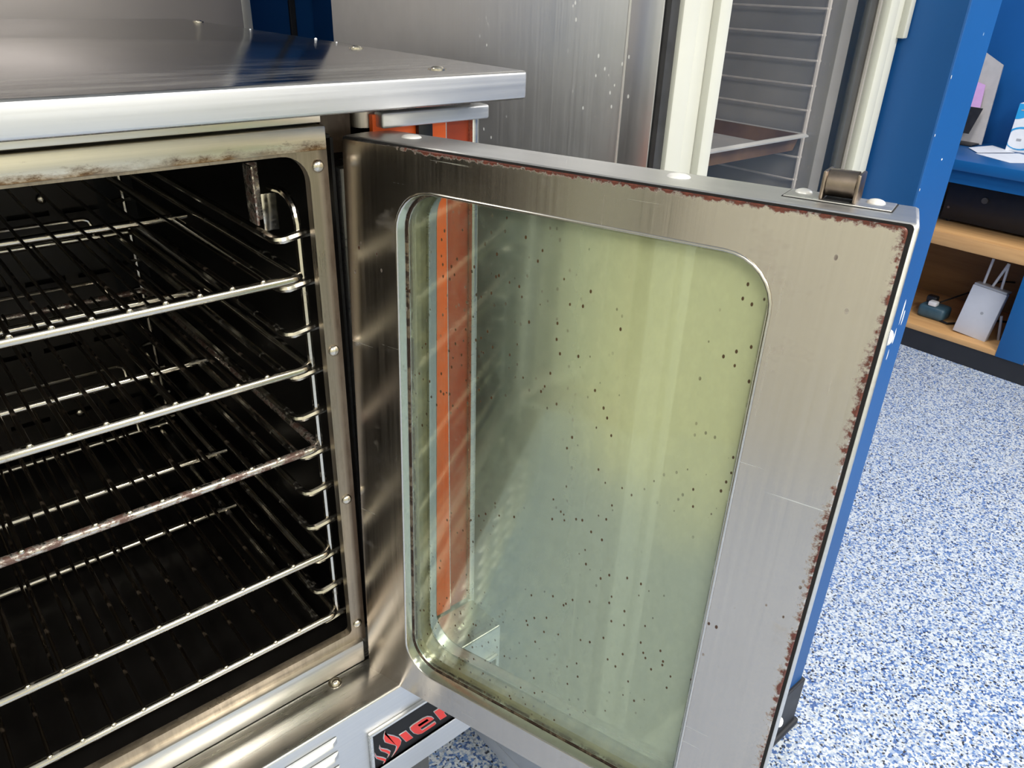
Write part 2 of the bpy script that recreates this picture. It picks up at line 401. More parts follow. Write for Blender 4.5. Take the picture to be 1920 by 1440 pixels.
# partition stub wall beside the glass-door cabinet
PX0, PX1, PY = .9125, 1.0205, -.1712
part = struct('wall_partition', MB().box((PX0, PY, FL + .002), (PX1, 1.74, CEIL), .003), M['blue'], label='blue stub wall with a narrow bright end face')
base = struct('baseboard_partition', MB().box((PX0 - .006, PY - .007, FL), (PX1 + .006, 1.0, FL + .152), .003).box((PX0 - .012, PY - .016, FL), (PX1 + .014, PY, FL + .02), .006), M['navy'], label='black rubber baseboard of the stub wall')
for i, (cx, cz, w, h) in enumerate(((.985, .285, .006, .045), (.994, .272, .004, .03), (.980, .240, .004, .03), (.974, .205, .003, .02), (.965, .54, .004, .003), (.9145, .66, .0016, .005), (.9145, .58, .0015, .004), (.9145, .50, .0014, .004))):
    pts = [(cx + w / 2 * math.cos(a) * random.uniform(.7, 1.2), PY - .0004, cz + h / 2 * math.sin(a) * random.uniform(.8, 1.2)) for a in [k * PI / 4 for k in range(8)]]
    plab(build('paint_scuff', MB().poly(pts, (0, .0006, 0)), M['paper'], part, False), 'white scuff in the blue paint')

# ------------------------------------------------------------------ grey cabinet behind the oven
t = thing('storage_cabinet', 'plain beige-grey metal cabinet standing behind the oven, cut off by the picture top', 'cabinet', (0, 1.15, FL))
build('body', MB().box((-.75, .012, .08), (.44, .56, 2.3), .004), M['beige_metal'], t)
build('side_trim', MB().box((.44, 0, .08), (.462, .56, 2.3), .003), M['trim_l'], t)
build('door', MB().box((-.74, -.012, .12), (.437, .012, 2.28), .004), M['beige_metal'], t)
build('toe_kick', MB().box((-.74, .03, 0), (.45, .55, .08)), M['navy'], t)

# ------------------------------------------------------------------ the oven
OV = thing('convection_oven', 'stainless steel convection oven with its right door standing open', 'oven')
OL, OR, OB = -.78, .2075, .853          # left, right, back of the body
mb = MB(); mb.box((OR - .012, .012, -.2), (OR, OB, .652), .001); mb.box((OL, .012, -.2), (OL + .012, OB, .652)); mb.box((OL + .012, OB - .012, -.2), (OR - .012, OB, .652))
mb.box((.036, .004, -.03), (.075, .016, .600)); mb.box((.030, .058, .59), (.0757, .062, .655)); mb.box((OL, .004, -.03), (-.765, .016, .652)); mb.box((OL, .006, -.03), (.06, .016, .022)); mb.box((OL + .012, .012, -.2), (OR - .012, OB - .012, -.188))
build('body', mb, M['steel'], OV, False)
# top slab: folded sheet, brushed, mirror-like from this low angle
mb = MB().box((OL - .002, -.06, .659), (.2096, OB, .685), .0035, 3)
slab = build('top_panel', mb, M['slab'], OV)
slab.data.materials.append(M['slab_front'])
for p in slab.data.polygons:
    if p.normal.y < -.9: p.material_index = 1
for x, y in ((.197, .755), (.1836, .218), (.1337, -.017) , (-.30, .80), (-.65, .80), (-.65, .0)):
    plab(build('screw', MB().cyl((x, y, .685), (x, y, .686), .0085).dome((x, y, .686), (0, 0, 1), .006, .0022), M['screw'], slab), 'round screw head on the oven top')
for x, y, r in ((.2004, .556, .0014), (.2052, .36, .002), (.203, .30, .0012)):
    plab(build('crumb', MB().dome((x, y, .685), (0, 0, 1), r, r * .8, 8, 3), M['paper'], slab), 'white crumb')
# header strips
plab(build('header_strip', MB().box((-.76, -.008, .6215), (.0185, .012, .6425), .002), M['header'], OV), 'header strip with brown baked grease along its lower edge')
plab(build('upper_strip', MB().box((-.76, -.004, .6445), (.0165, .012, .659), .001), M['header'], OV), 'narrow stained strip under the oven top')
# flange ring round the cavity mouth
fl = build('cavity_flange', MB().ring(rect_like(-.757, .0218, .012, .6405, 8), rrect(-.734, .003, .031, .6178, .026, 8, .006), 0, .010), M['flange'], OV)
for z in (.6065, .421, .2341, .0429, ):
    x = .0115
    plab(build('screw', MB().dome((x, 0, z), (0, -1, 0), .0062, .0048, 16, 5), M['screw'], fl), 'domed screw in the flange')
for z in (.6065, .421, .2341, .0429):
    build('screw', MB().dome((-.746, 0, z), (0, -1, 0), .0062, .0048, 16, 5), M['screw'], fl)
build('sill_strip', MB().box((-.76, -.0075, -.0180), (.0150, .010, .0165), .0025), M['sill'], OV)
# lower panel with a ledge, louvers and badge
lp = build('lower_panel', MB().box((OL, -.0615, -.2), (.198, .004, -.0295), .0035, 3), M['apron'], OV)
lp.data.materials.append(M['slab_front'])
for p in lp.data.polygons:
    if p.normal.y < -.9: p.material_index = 1
for x in (-.029, -.60):
    plab(build('screw', MB().cyl((x, -.006, -.0295), (x, -.006, -.0288), .0085).dome((x, -.006, -.0288), (0, 0, 1), .0062, .0048, 16, 5), M['screw'], lp), 'domed screw on the ledge')
def louver_mesh():
    b = MB(); w, h, d, n = .066, .012, .008, 8
    prof = [(0, 0), (-d * .75, h * .30), (-d, h * .58), (-d * .7, h * .86), (0, h)]
    rows = []
    for i, xx in enumerate((-w / 2, -w / 2 + .004, -w / 2 + .009, w / 2 - .009, w / 2 - .004, w / 2)):
        k = (0, .62, 1, 1, .62, 0)[i]; rows.append([b.b.verts.new((xx, -.0008 + y * k, z)) for y, z in prof])
    for A, B in zip(rows, rows[1:]):
        for k in range(len(prof) - 1): b.b.faces.new((A[k], B[k], B[k + 1], A[k + 1]))
    return b
first = None
for cx in (-.0925, -.19, -.2875, -.385, -.4825, -.58):
    for k in range(5):
        z = -.0605 - .0262 * k
        if first is None: first = build('louver', louver_mesh(), M['slab_front'], lp); first.location = (cx, -.0615, z)
        else: copy_of(first, 'louver', lp, (cx, -.0615, z))
# badge
bx0, bx1, bz0, bz1 = -.0185, .190, -.1535, -.0775
bd = plab(build('badge', MB().box((bx0 + .004, -.0635, bz0 + .004), (bx1 - .004, -.0615, bz1 - .004)), M['badge_black'], lp, False), 'black badge plate with red lettering')
mb = MB(); YB = -.0675
mb.box((bx0, YB, bz1 - .0045), (bx1, -.0615, bz1), .0012); mb.box((bx0, YB, bz0), (bx1, -.0615, bz0 + .0045), .0012)
mb.box((bx0, YB, bz0 + .0045), (bx0 + .0045, -.0615, bz1 - .0045), .0012); mb.box((bx1 - .0045, YB, bz0 + .0045), (bx1, -.0615, bz1 - .0045), .0012)
build('badge_frame', mb, M['steel_bright'], bd)
def glyph(outline, name='letter', hole=None, scale=1.0):
    """raised red letter with a pale rim; outline in mm on the badge (x, z)"""
    n = len(outline); cx = sum(p[0] for p in outline) / n; cz = sum(p[1] for p in outline) / n
    rim = MB().poly([(x / 1000, -.0642, z / 1000) for x, z in outline], (0, .0007, 0))
    o = build(name, rim, M['badge_rim'], bd, False); o.data.materials.append(M['badge_red'])
    # inset red face
    b = bmesh.new(); b.from_mesh(o.data); b.faces.ensure_lookup_table()
    f = min(b.faces, key=lambda q: q.calc_center_median().y + (0 if len(q.verts) == n else 9))
    r = bmesh.ops.inset_region(b, faces=[f], thickness=.0011, depth=.0)
    f.material_index = 1
    bmesh.ops.translate(b, verts=list(f.verts), vec=(0, -.0006, 0))
    b.to_mesh(o.data); b.free(); return o
glyph([(5, -88.5), (4.5, -93), (9, -98.5), (17, -107), (25, -118), (28.2, -126.5), (26.5, -133), (20, -140.5), (11.5, -146), (17.5, -138), (19.6, -132), (17.8, -127.7), (10.5, -119), (3.2, -109.5), (1.4, -101), (2.6, -94)])
glyph([(-4.3, -107.5), (-2.5, -114.9), (6.8, -125.5), (11.2, -132.8), (9.5, -139), (5, -142), (7.5, -137), (2.6, -129), (-3.2, -121.5), (-5.6, -114)])
glyph([(-11.8, -116), (-9.6, -124.7), (-.5, -135), (4.2, -142.0), (2.6, -147), (-1.5, -148.5), (.2, -144.5), (-4.7, -138), (-10.2, -130.5), (-12.8, -123)])
glyph([(24.5, -112.5), (35.7, -112.8), (46.2, -135.7), (34.8, -135.5)])
def e_shape(dx=0):
    o = [(41, -111.5), (46, -109.8), (62, -109.8), (70, -112.0), (76.5, -118), (80.5, -125.4), (79.0, -126.6), (58.0, -126.6), (60.5, -131.6), (81.5, -131.6), (83.8, -137.4), (81.0, -139.3), (60, -139.3), (53.5, -136), (47, -128.5), (42.0, -118)]
    return [(x + dx, z) for x, z in o]
glyph(e_shape())
plab(build('letter', MB().poly([(x / 1000, -.0648, z / 1000) for x, z in ((53.5, -116.4), (68.5, -116.4), (71.5, -121.6), (56, -121.6))], (0, .0004, 0)), M['badge_black'], bd, False), 'black counter of the letter')
def r_shape(dx): return [(x + dx, z) for x, z in ((79.2, -111.2), (103, -110.6), (108.5, -113), (112.5, -121.5), (110, -124.8), (114.5, -136.8), (104.5, -136.8), (100.0, -126.4), (97.0, -126.4), (101.5, -136.8), (90.2, -136.8))]
glyph(r_shape(0)); glyph(r_shape(32))
glyph([(x + 102, z) for x, z in ((41, -111.2), (66, -110.6), (71, -113), (81.8, -136.8), (71.5, -136.8), (69.2, -131.5), (60, -131.5), (62.4, -136.8), (52.2, -136.8))])
# control panel to the right of the door
cp = build('control_panel', MB().box((.0758, .008, -.03), (.161, .014, .645)), M['orange'], OV, False); plab(cp, 'orange control panel beside the door')
plab(build('side_strip', MB().box((.1628, .011, -.03), (.1925, .016, .645)), M['orange_d'], cp, False), 'darker orange strip at the panel edge')
build('edge_trim', MB().box((.1925, .004, -.03), (.1995, .016, .640), .001), M['steel_bright'], cp)
build('seam_trim', MB().box((.161, .009, -.03), (.1628, .014, .645)), M['steel_bright'], cp, False)
build('switch', MB().box((.124, .002, .612), (.141, .008, .634), .001), M['black'], cp)
build('top_trim', MB().box((.0795, -.004, .6335), (.2085, .012, .6475), .0025, 3), M['slab_front'], OV)
# legs
for x, y in ((.125, .087), (-.70, .087), (.125, .78), (-.70, .78)):
    lg = build('leg', MB().box((x - .028, y - .026, FL + .04), (x + .028, y + .026, -.2), .003), M['darksteel'], OV)
    build('foot', MB().cyl((x, y, FL), (x, y, FL + .04), .022), M['screw'], lg)
# cavity liner
CL, CR, CT, CB, CD = -.762, .031, .628, .024, .70
mb = MB(); mb.box((CR, .010, CB), (CR + .003, CD, CT)); mb.box((CL - .003, .010, CB), (CL, CD, CT)); mb.box((CL, .010, CT), (CR, CD, CT + .003)); mb.box((CL, .010, CB - .003), (CR, CD, CB)); mb.box((CL, CD, CB), (CR, CD + .003, CT))
cav = plab(build('cavity', mb, M['enamel'], OV, False), 'black enamelled oven cavity')
# rear baffle with slots (strips leave the slots open)
zs = [CB + .01, .085, .093, .205, .213, .318, .326, .422, .430, .545, .553, .618]
mb = MB()
for a, b_ in zip(zs[0::2], zs[1::2]): mb.box((-.70, CD - .022, a), (-.03, CD - .018, b_))
for a, b_ in zip(zs[1::2], zs[2::2]):
    x = -.70
    while x < -.04: mb.box((x, CD - .022, a), (x + .018, CD - .018, b_)); x += .075
bf = plab(build('baffle', mb, M['baffle'], OV, False), 'dark slotted rear baffle')
for x, z in ((-.106, .449), (-.13, .085), (-.60, .449), (-.60, .085)):
    build('bolt', MB().dome((x, CD - .022, z), (0, -1, 0), .008, .005), M['screw'], bf)
# rack ladder on the right wall
LZ0, LS = .0464, .0492
ld = build('rack_ladder', MB().tube([(0, .085, .572), (0, .06, .574), (0, .045, .571), (0, .034, .562), (0, .03, .548), (0, .03, .30), (0, .03, .040)], .0036, 8), M['chrome'], OV)
build('rear_post', MB().tube([(0, .645, .585), (0, .645, .040)], .0036, 8), M['chrome'], ld)
plab(ld, 'chrome wire ladder carrying the racks')
def rung_mesh():
    return MB().tube([(.010, .0265, .0005), (0, .0262, 0), (-.010, .0262, -.0015), (-.017, .027, -.0028), (-.022, .030, -.0032), (-.0245, .036, -.0030), (-.0255, .05, -.002), (-.026, .34, -.001), (-.0255, .625, -.001), (-.022, .64, -.001), (-.012, .645, 0), (.010, .645, 0)], .0042, 8)
r0 = None
for i in range(11):
    z = LZ0 + LS * i
    if r0 is None: r0 = build('rung', rung_mesh(), M['chrome'], ld); r0.location = (0, 0, z)
    else: copy_of(r0, 'rung', ld, (0, 0, z))
# ladder on the left wall
l2 = build('rack_ladder', MB().tube([(-.731, .085, .572), (-.731, .045, .571), (-.731, .03, .548), (-.731, .03, .040)], .0036, 8), M['chrome'], OV)
build('rear_post', MB().tube([(-.731, .645, .585), (-.731, .645, .040)], .0036, 8), M['chrome'], l2)
for i in range(11):
    c = copy_of(r0, 'rung', l2, (-.731, 0, LZ0 + LS * i)); c.scale = (-1, 1, 1)
# hanger bracket and lamp guard at the top right of the cavity
plab(build('hanger_bracket', MB().box((-.030, .052, .545), (-.0275, .072, .601), .0006).box((-.0275, .070, .545), (-.016, .072, .601), .0006), M['chrome_dirty'], OV), 'upright hanger bracket behind the ladder top')
build('ladder_clip', MB().box((-.010, .085, .528), (.006, .088, .566), .001), M['chrome'], OV)

# the open right-hand door -----------------------------------------------------------------
DX, DY, DZ, YAW, TILT, ROLL = .0367, -.0007, .6307, 1.2622, -.0326, .0049
cs, sn = math.cos, math.sin
u = Vector((cs(YAW), -sn(YAW), 0)); b_ = Vector((sn(YAW), cs(YAW), 0)); k_ = Vector((0, 0, 1))
b2 = cs(TILT) * b_ + sn(TILT) * k_; k2 = -sn(TILT) * b_ + cs(TILT) * k_
u3 = cs(ROLL) * u + sn(ROLL) * k2; k3 = -sn(ROLL) * u + cs(ROLL) * k2
DW, DH, DT = .4785, .6661, .0630
dm = Matrix(((u3.x, b2.x, k3.x, DX), (u3.y, b2.y, k3.y, DY), (u3.z, b2.z, k3.z, DZ), (0, 0, 0, 1)))
# outer shell: frame with the rounded window hole, slightly larger than the liner
N = 8
WX0, WX1, WZ0, WZ1, WR, WD = .0645, .4030, -.6185, -.0388, .038, .0125     # window recess in the liner, and its depth
def win(g=0.): return rrect(WX0 - g, WX1 + g, WZ0 - g, WZ1 + g, WR + g, N)
hole = lambda g=0: win(g + .001)
shb = MB().ring(rect_like(-.0015, DW + .0052, -DH - .001, .0005, N), hole(), .0032, DT)
for v in shb.b.verts:      # the folded shell tapers towards its outer face
    if v.co.y > .05 and v.co.x > DW: v.co.x -= .0065
door = build('door', shb, M['shell'], OV, True, 30)
door.matrix_local = dm
plab(door, 'open right-hand oven door with a rounded window')
bv = door.modifiers.new('bevel', 'BEVEL'); bv.width = .003; bv.segments = 2; bv.limit_method = 'ANGLE'; bv.angle_limit = math.radians(60)
# inner liner pan, standing proud of the shell with a dark gap at its rim
lin = build('inner_liner', MB().ring(rrect(0.0005, DW - .0008, -DH + .002, -.0018, .004, N), hole(.001), 0, .0032), M['liner'], door, True, 30)
bv = lin.modifiers.new('bevel', 'BEVEL'); bv.width = .0012; bv.segments = 2; bv.limit_method = 'ANGLE'; bv.angle_limit = math.radians(60)
plab(lin, 'inner door face with a reddish rusty crust along its top and outer edges')
gk = build('liner_gap', MB().ring(rrect(.0, DW + .0020, -DH + .001, -.0002, .003, N), rrect(.004, DW - .005, -DH + .006, -.006, .003, N), .0022, .0036), M['void'], door, False)
plab(gk, 'dark gap round the inner liner')
# window bezel: a turned-in rim that drops back to the glass
def bezel():
    b = MB(); prof = [(.0030, .0004), (.0026, -.0006), (.0016, -.0012), (.0006, -.0009), (0., .0004), (-.0002, WD), (-.0030, WD), (-.0030, WD + .0008), (.0006, WD + .0008), (.0008, .0004)]
    rows = [[b.b.verts.new((x, y, z)) for x, z in win(o)] for o, y in prof]
    for A, B in zip(rows, rows[1:]):
        n = len(A)
        for k in range(n): b.b.faces.new((A[k], A[(k + 1) % n], B[(k + 1) % n], B[k]))
    return b
bz = build('window_bezel', bezel(), M['bezel'], door, True, 50)
plab(build('window_seal', MB().ring(win(-.0004), win(-.0020), WD - .0006, WD - .0001), M['seal'], door, False), 'dark greasy seal round the window')
def pane(y0, y1, g): return MB().poly([(x, y0, z) for x, z in win(g)], (0, y1 - y0, 0))
plab(build('inner_pane', pane(WD + .0009, WD + .0045, -.0005), M['pane_in'], door, False), 'inner glass pane with a grease film, a painted yellow reflection and brown specks')
tl = build('window_tunnel', MB().ring(win(.0006), win(.0002), WD + .0050, .0430), M['tunnel'], door, True, 60)
plab(tl, 'stained steel lining between the glass panes')
build('outer_window_frame', MB().ring(win(.0004), win(-.0024), .0432, .0452), M['steel_bright'], door, True, 60)
plab(build('outer_pane', pane(.0454, .0492, -.0004), M['pane_out'], door, False), 'outer glass pane')
for x, y in ((.05, .040), (.3091, .042)):
    plab(build('rivet', MB().dome((x, y, .0005), (0, 0, 1), .0095, .0026, 18, 4), M['rivet'], door), 'pale flat rivet on the door top')
# roller latch on the top edge
lt = build('roller_latch', MB().box((.392, .028, .0002), (.463, .057, .0016), .0004), M['shell'], door)
build('latch_recess', MB().ring(rect_like(.391, .464, .027, .058, 0), rect_like(.3925, .4625, .0285, .0565, 0), 0, .0003), M['void'], door, False).matrix_local = Matrix(((1, 0, 0, 0), (0, 0, 1, 0), (0, -1, 0, .0009), (0, 0, 0, 1)))
plab(lt, 'bronze roller latch on the door top edge')
mb = MB()
for x in (.4165, .4385):
    mb.box((x - .0014, .030, .0016), (x + .0014, .054, .021), .0012)
build('latch_cheek', mb, M['latch'], door)
build('latch_roller', MB().cyl((.4181, .0405, .0125), (.4369, .0405, .0125), .0094, 24), M['latch'], door)
build('latch_spring_slot', MB().box((.4190, .029, .0016), (.4360, .050, .0026)), M['black'], door, False)
for x, y in ((.4019, .0475), (.4505, .0475)):
    plab(build('screw', MB().dome((x, y, .0016), (0, 0, 1), .0062, .0028, 16, 4), M['rivet'], door), 'bright screw of the latch plate')
plab(build('rivet', MB().dome((DW + .0035, .030, -.085), (1, 0, 0), .006, .003, 12, 3), M['rivet'], door), 'pale rivet on the door edge')
plab(build('rivet', MB().dome((DW + .0035, .030, -.47), (1, 0, 0), .005, .003, 12, 3), M['rivet'], door), 'pale rivet on the door edge')
# outer door handle on the far face
mb = MB().tube([(.44, DT + .045, -.10), (.44, DT + .045, -.50)], .011, 14)
for z in (-.13, -.47): mb.cyl((.44, DT, z), (.44, DT + .045, z), .008, 12)
build('door_handle', mb, M['steel_bright'], door)
# hinge boss between door top and oven top
build('hinge_boss', MB().cyl((.0785, .030, .632), (.0785, .030, .660), .0138, 28), M['boss'], OV)
build('hinge_bracket', MB().box((.026, .018, .612), (.058, .06, .6585), .001), M['flange'], OV)
# left-hand door, standing open outside the picture
d2 = build('door', MB().ring(rect_like(-.30, 0, -.654, 0, N), rrect(-.23, -.07, -.60, -.045, .034, N), 0, .06), M['liner'], OV, True, 30)
d2.matrix_local = Matrix.Translation((-.79, -.004, .6309)) @ Matrix.Rotation(math.radians(106), 4, 'Z')
plab(d2, 'left-hand oven door, open beyond the picture edge')
build('inner_pane', MB().poly([(x, .006, z) for x, z in rrect(-.231, -.069, -.601, -.044, .034, N)], (0, .004, 0)), M['pane_out'], d2, False)

# ------------------------------------------------------------------ wire racks (each lifts out)
RZ = [LZ0 + LS * i + .0076 for i in (9, 7, 5, 2, 0)]
RX0 = [-.0452, -.0537, -.0529, -.0528, -.0562]
RL = ['top wire oven rack, highest of the five', 'second wire oven rack from the top', 'middle wire oven rack of the five, with dim wires', 'crusted wire oven rack, reddish spatter on its front rail', 'bottom wire oven rack, just above the cavity floor']
# the crusted rail is on the third rack from the top
RL[2], RL[3] = 'middle wire oven rack, reddish crust on its front rail', 'second wire oven rack from the bottom'
RR, RLX, YF, YR = .0047, -.727, .0205, .612
def frame_mesh():
    x1, x0, r = -.0045, RLX, .012
    out = []
    for cx, cy, a0 in ((x1 - r, YR - r, 0), (x0 + r, YR - r, 90), (x0 + r, YF + r, 180), (x1 - r, YF + r, 270)):
        for k in range(6): a = math.radians(a0 + 18 * k); out.append((cx + r * math.cos(a), cy + r * math.sin(a), 0))
    return MB().tube(out, RR, 10, True)
def stop_mesh():
    h = .028
    return MB().tube([(-.060, YR - .004, .002), (-.060, YR + .002, h - .010), (-.063, YR + .003, h - .003), (-.070, YR + .003, h), (RLX + .065, YR + .003, h), (RLX + .058, YR + .003, h - .003), (RLX + .055, YR + .002, h - .010), (RLX + .055, YR - .004, .002)], .0030, 8)
rod_me = None; fr_me = st_me = cb_me = None
for i in range(5):
    t = thing('oven_rack', RL[i], 'oven rack', (0, 0, RZ[i]), 'oven racks')
    mt = M['chrome_dirty'] if i == 2 else M['chrome']
    if rod_me is None or i == 2:
        f = build('rack_frame', frame_mesh(), mt, t); s = build('back_stop', stop_mesh(), M['chrome'], t)
        c = build('cross_bar', MB().tube([(-.012, .318, -.0055), (RLX + .008, .318, -.0062)], .0048, 10), M['chrome'], t)
        if i == 0: F, S_, C_ = f, s, c
    else:
        copy_of(F, 'rack_frame', t); copy_of(S_, 'back_stop', t); copy_of(C_, 'cross_bar', t)
    if rod_me is None:
        rd = build('rod', MB().tube([(0, YF + .0006, .0050), (0, YF + .003, .0056), (0, YF + .010, .0056), (0, .318, .0012), (0, YR + .002, .0046)], .00215, 7), M['rod'], t)
        rd.data.materials.append(M['screw']); bb = bmesh.new(); bb.from_mesh(rd.data); nf = len(bb.faces)
        w_ = MB(); w_.b.free(); w_.b = bb; w_.dome((0, YF - .0008, .0042), (0, -1, .55), .0031, .0032, 10, 4); bb.faces.ensure_lookup_table()
        for f_ in bb.faces[nf:]: f_.material_index = 1; f_.smooth = True
        bb.normal_update(); bb.to_mesh(rd.data); bb.free()
        rod_me = rd; rd.location = (RX0[i], 0, 0); k0 = 1
    else: k0 = 0
    k = k0
    while RX0[i] - .030 * k > RLX + .012:
        copy_of(rod_me, 'rod', t, (RX0[i] - .030 * k, 0, 0)); k += 1

# ------------------------------------------------------------------ glass-door proofing cabinet
PC = thing('proofing_cabinet', 'tall stainless cabinet with white-framed glass door, right of the oven', 'cabinet')
AX, BX, FY, RY = .385, .906, -.082, .645
mb = MB()
mb.box((AX, FY + .012, FL + .12), (AX + .03, RY, 1.15), .002)
build('left_side', mb, M['steel_v'], PC)
build('right_side', MB().box((.784, FY + .02, FL + .12), (.814, RY, 1.15), .001), M['proof_in'], PC)
build('right_shell', MB().box((.878, FY + .02, FL + .12), (BX, RY, 1.15), .001), M['steel_v'], PC)
build('back_panel', MB().box((AX + .03, RY - .02, FL + .12), (.784, RY, 1.15)), M['proof_in'], PC, False)
build('top_cap', MB().box((AX, FY + .012, 1.15), (BX, RY, 1.20), .002), M['steel_v'], PC)
build('bottom_plate', MB().box((AX, FY + .012, FL + .08), (BX, RY, FL + .12), .002), M['steel_v'], PC)
build('seam_bead', MB().tube([(AX - .0004, -.0275, FL + .14), (AX - .0004, -.0275, 1.14)], .0026, 8), M['trim_l'], PC)
build('corner_strip', MB().box((AX - .002, -.075, FL + .13), (AX, -.029, 1.14), .0006), M['steel_v'], PC)
for x in (AX + .05, BX - .05):
    for y in (0., .58):
        c = build('caster', MB().cyl((x - .012, y, FL + .04), (x + .012, y, FL + .04), .04, 18).box((x - .02, y - .02, FL + .06), (x + .02, y + .02, FL + .08)), M['black'], PC)
# door frame
dr = build('door', MB().box((.4005, FY - .006, FL + .14), (.4290, FY + .010, 1.14), .003).box((.4290, FY - .004, FL + .14), (.4530, FY + .010, 1.14), .002).box((.4530, FY - .014, FL + .14), (.4755, FY + .010, 1.14), .004)
           .box((.8500, FY - .010, FL + .14), (.8760, FY + .010, 1.14), .004).box((.8760, FY - .006, FL + .14), (.9045, FY + .010, 1.14), .003)
           .box((.4755, FY - .010, FL + .14), (.85, FY + .010, FL + .22), .003).box((.4755, FY - .010, 1.06), (.85, FY + .010, 1.14), .003), M['white_frame'], PC)
plab(dr, 'white-framed glass door')
build('gap_seal', MB().box((.3865, FY + .0, FL + .14), (.4000, FY + .012, 1.14)), M['dark'], dr, False)
build('gasket', MB().box((.8190, FY + .004, FL + .22), (.8500, FY + .014, 1.06), .003), M['darksteel'], dr)
build('gasket_lip', MB().tube([(.8400, FY + .002, FL + .22), (.8400, FY + .002, 1.06)], .0035, 8), M['proof_in'], dr)
plab(build('glass_pane', MB().box((.470, FY + .004, FL + .21), (.8520, FY + .008, 1.07)), M['pane_clear'], dr, False), 'clear glass pane')
plab(build('latch_plate', MB().box((.8960, FY - .016, .705), (.9100, FY - .004, .86), .002), M['white_frame'], dr), 'white latch block on the door edge')
# wire slides inside
SZ0, SDZ = .5075, .0333
ps = build('slide_post', MB().tube([(.778, -.040, FL + .16), (.778, -.040, 1.12)], .0035, 8).tube([(.778, .56, FL + .16), (.778, .56, 1.12)], .0035, 8), M['wire'], PC)
sl = None
for k in range(-28, 17):
    z = .5075 + .0333 * k
    if sl is None: sl = build('slide_wire', MB().tube([(.781, -.042, 0), (.774, -.040, 0), (.772, -.03, 0), (.772, .55, 0), (.781, .56, 0)], .0016, 7), M['wire'], PC); sl.location = (0, 0, z)
    else: copy_of(sl, 'slide_wire', PC, (0, 0, z))
for k in range(1, 4):
    copy_of(sl, 'slide_wire', PC, (.422 + .778, 0, .5075 + .0333 * k)).scale = (-1, 1, 1)
# tray on the slides
TZ = .5075 + .0333 * 2 + .002
tr = thing('baking_tray', 'aluminium sheet tray on the wire slides behind the cabinet glass', 'tray', (0, 0, TZ - .024))
def tray_mesh():
    b = MB(); x0, x1, y0, y1 = .428, .772, -.052, .56
    L = []
    for o, z in ((0, .022), (.004, .025), (.010, .024), (.014, .004), (.020, .001), (.0135, 0), (.009, .021), (.004, .022), (0, .020)):
        L.append([b.b.verts.new((x, y, z)) for x, y in ((x0 + o, y0 + o), (x1 - o, y0 + o), (x1 - o, y1 - o), (x0 + o, y1 - o))])
    for A, B in zip(L[:-1], L[1:]):
        if A is L[4]: continue
        for k in range(4): b.b.faces.new((A[k], A[(k + 1) % 4], B[(k + 1) % 4], B[k]))
    b.b.faces.new(L[4]); b.b.faces.new(L[5][::-1])
    for k in range(4): b.b.faces.new((L[8][k], L[8][(k + 1) % 4], L[0][(k + 1) % 4], L[0][k]))
    return b
tm = build('pan', tray_mesh(), M['tray'], tr, False)
tm.data.materials.append(M['tray_rust'])
for p in tm.data.polygons:
    if abs(p.normal.z) < .35 and p.area > .003: p.material_index = 1

# ------------------------------------------------------------------ blue shelving counter along the right wall
CX, CYA, CYB = 3.44, -1.6, 1.55
CC = thing('shelf_counter', 'blue built-in counter with open wooden shelf and cubby, far right', 'counter')
build('counter_top', MB().box((CX, CYA, .08), (X1, CYB, .125), .003), M['blue_cab'], CC)
build('front_rail', MB().box((CX + .03, CYA, .02), (CX + .05, CYB, .08)), M['blue_cab'], CC, False)
plab(build('shelf', MB().box((CX, CYA, -.2575), (CX + .56, CYB, -.196), .003), M['pine'], CC), 'raw pine shelf board')
plab(build('back_panel', MB().box((CX + .56, CYA, -.66), (CX + .575, CYB, .08)), M['ply'], CC, False), 'brown plywood back')
plab(build('bottom_shelf', MB().box((CX, CYA, -.685), (CX + .56, CYB, -.66), .002), M['pine'], CC), 'raw pine bottom board')
build('toe_kick', MB().box((CX + .004, CYA, FL), (CX + .02, CYB, -.685)), M['navy'], CC, False)
for y0, y1 in ((.165, .284), (-.9, -.8), (1.2, 1.3)):
    plab(build('divider', MB().box((CX - .004, y0, -.685), (CX + .55, y1, -.2575), .003), M['blue_cab'], CC), 'blue divider panel')
# things on and in the counter
t = thing('receiver', 'wide black electronic box on the pine shelf', 'electronics', (3.645, .30, -.196))
build('case', MB().box((0, -.28, .012), (.30, .46, .185), .004), M['black'], t)
build('face_plate', MB().box((-.006, -.278, .014), (0, .458, .183), .002), M['black'], t)
build('dial', MB().cyl((-.016, .287, .132), (-.006, .287, .132), .014, 18), M['darksteel'], t)
build('lamp_dot', MB().cyl((-.009, .435, .07), (-.006, .435, .07), .006, 12), M['latch'], t)
for y in (-.25, .43):
    for x in (.03, .27): build('foot', MB().cyl((x, y, 0), (x, y, .012), .012, 12), M['black'], t)
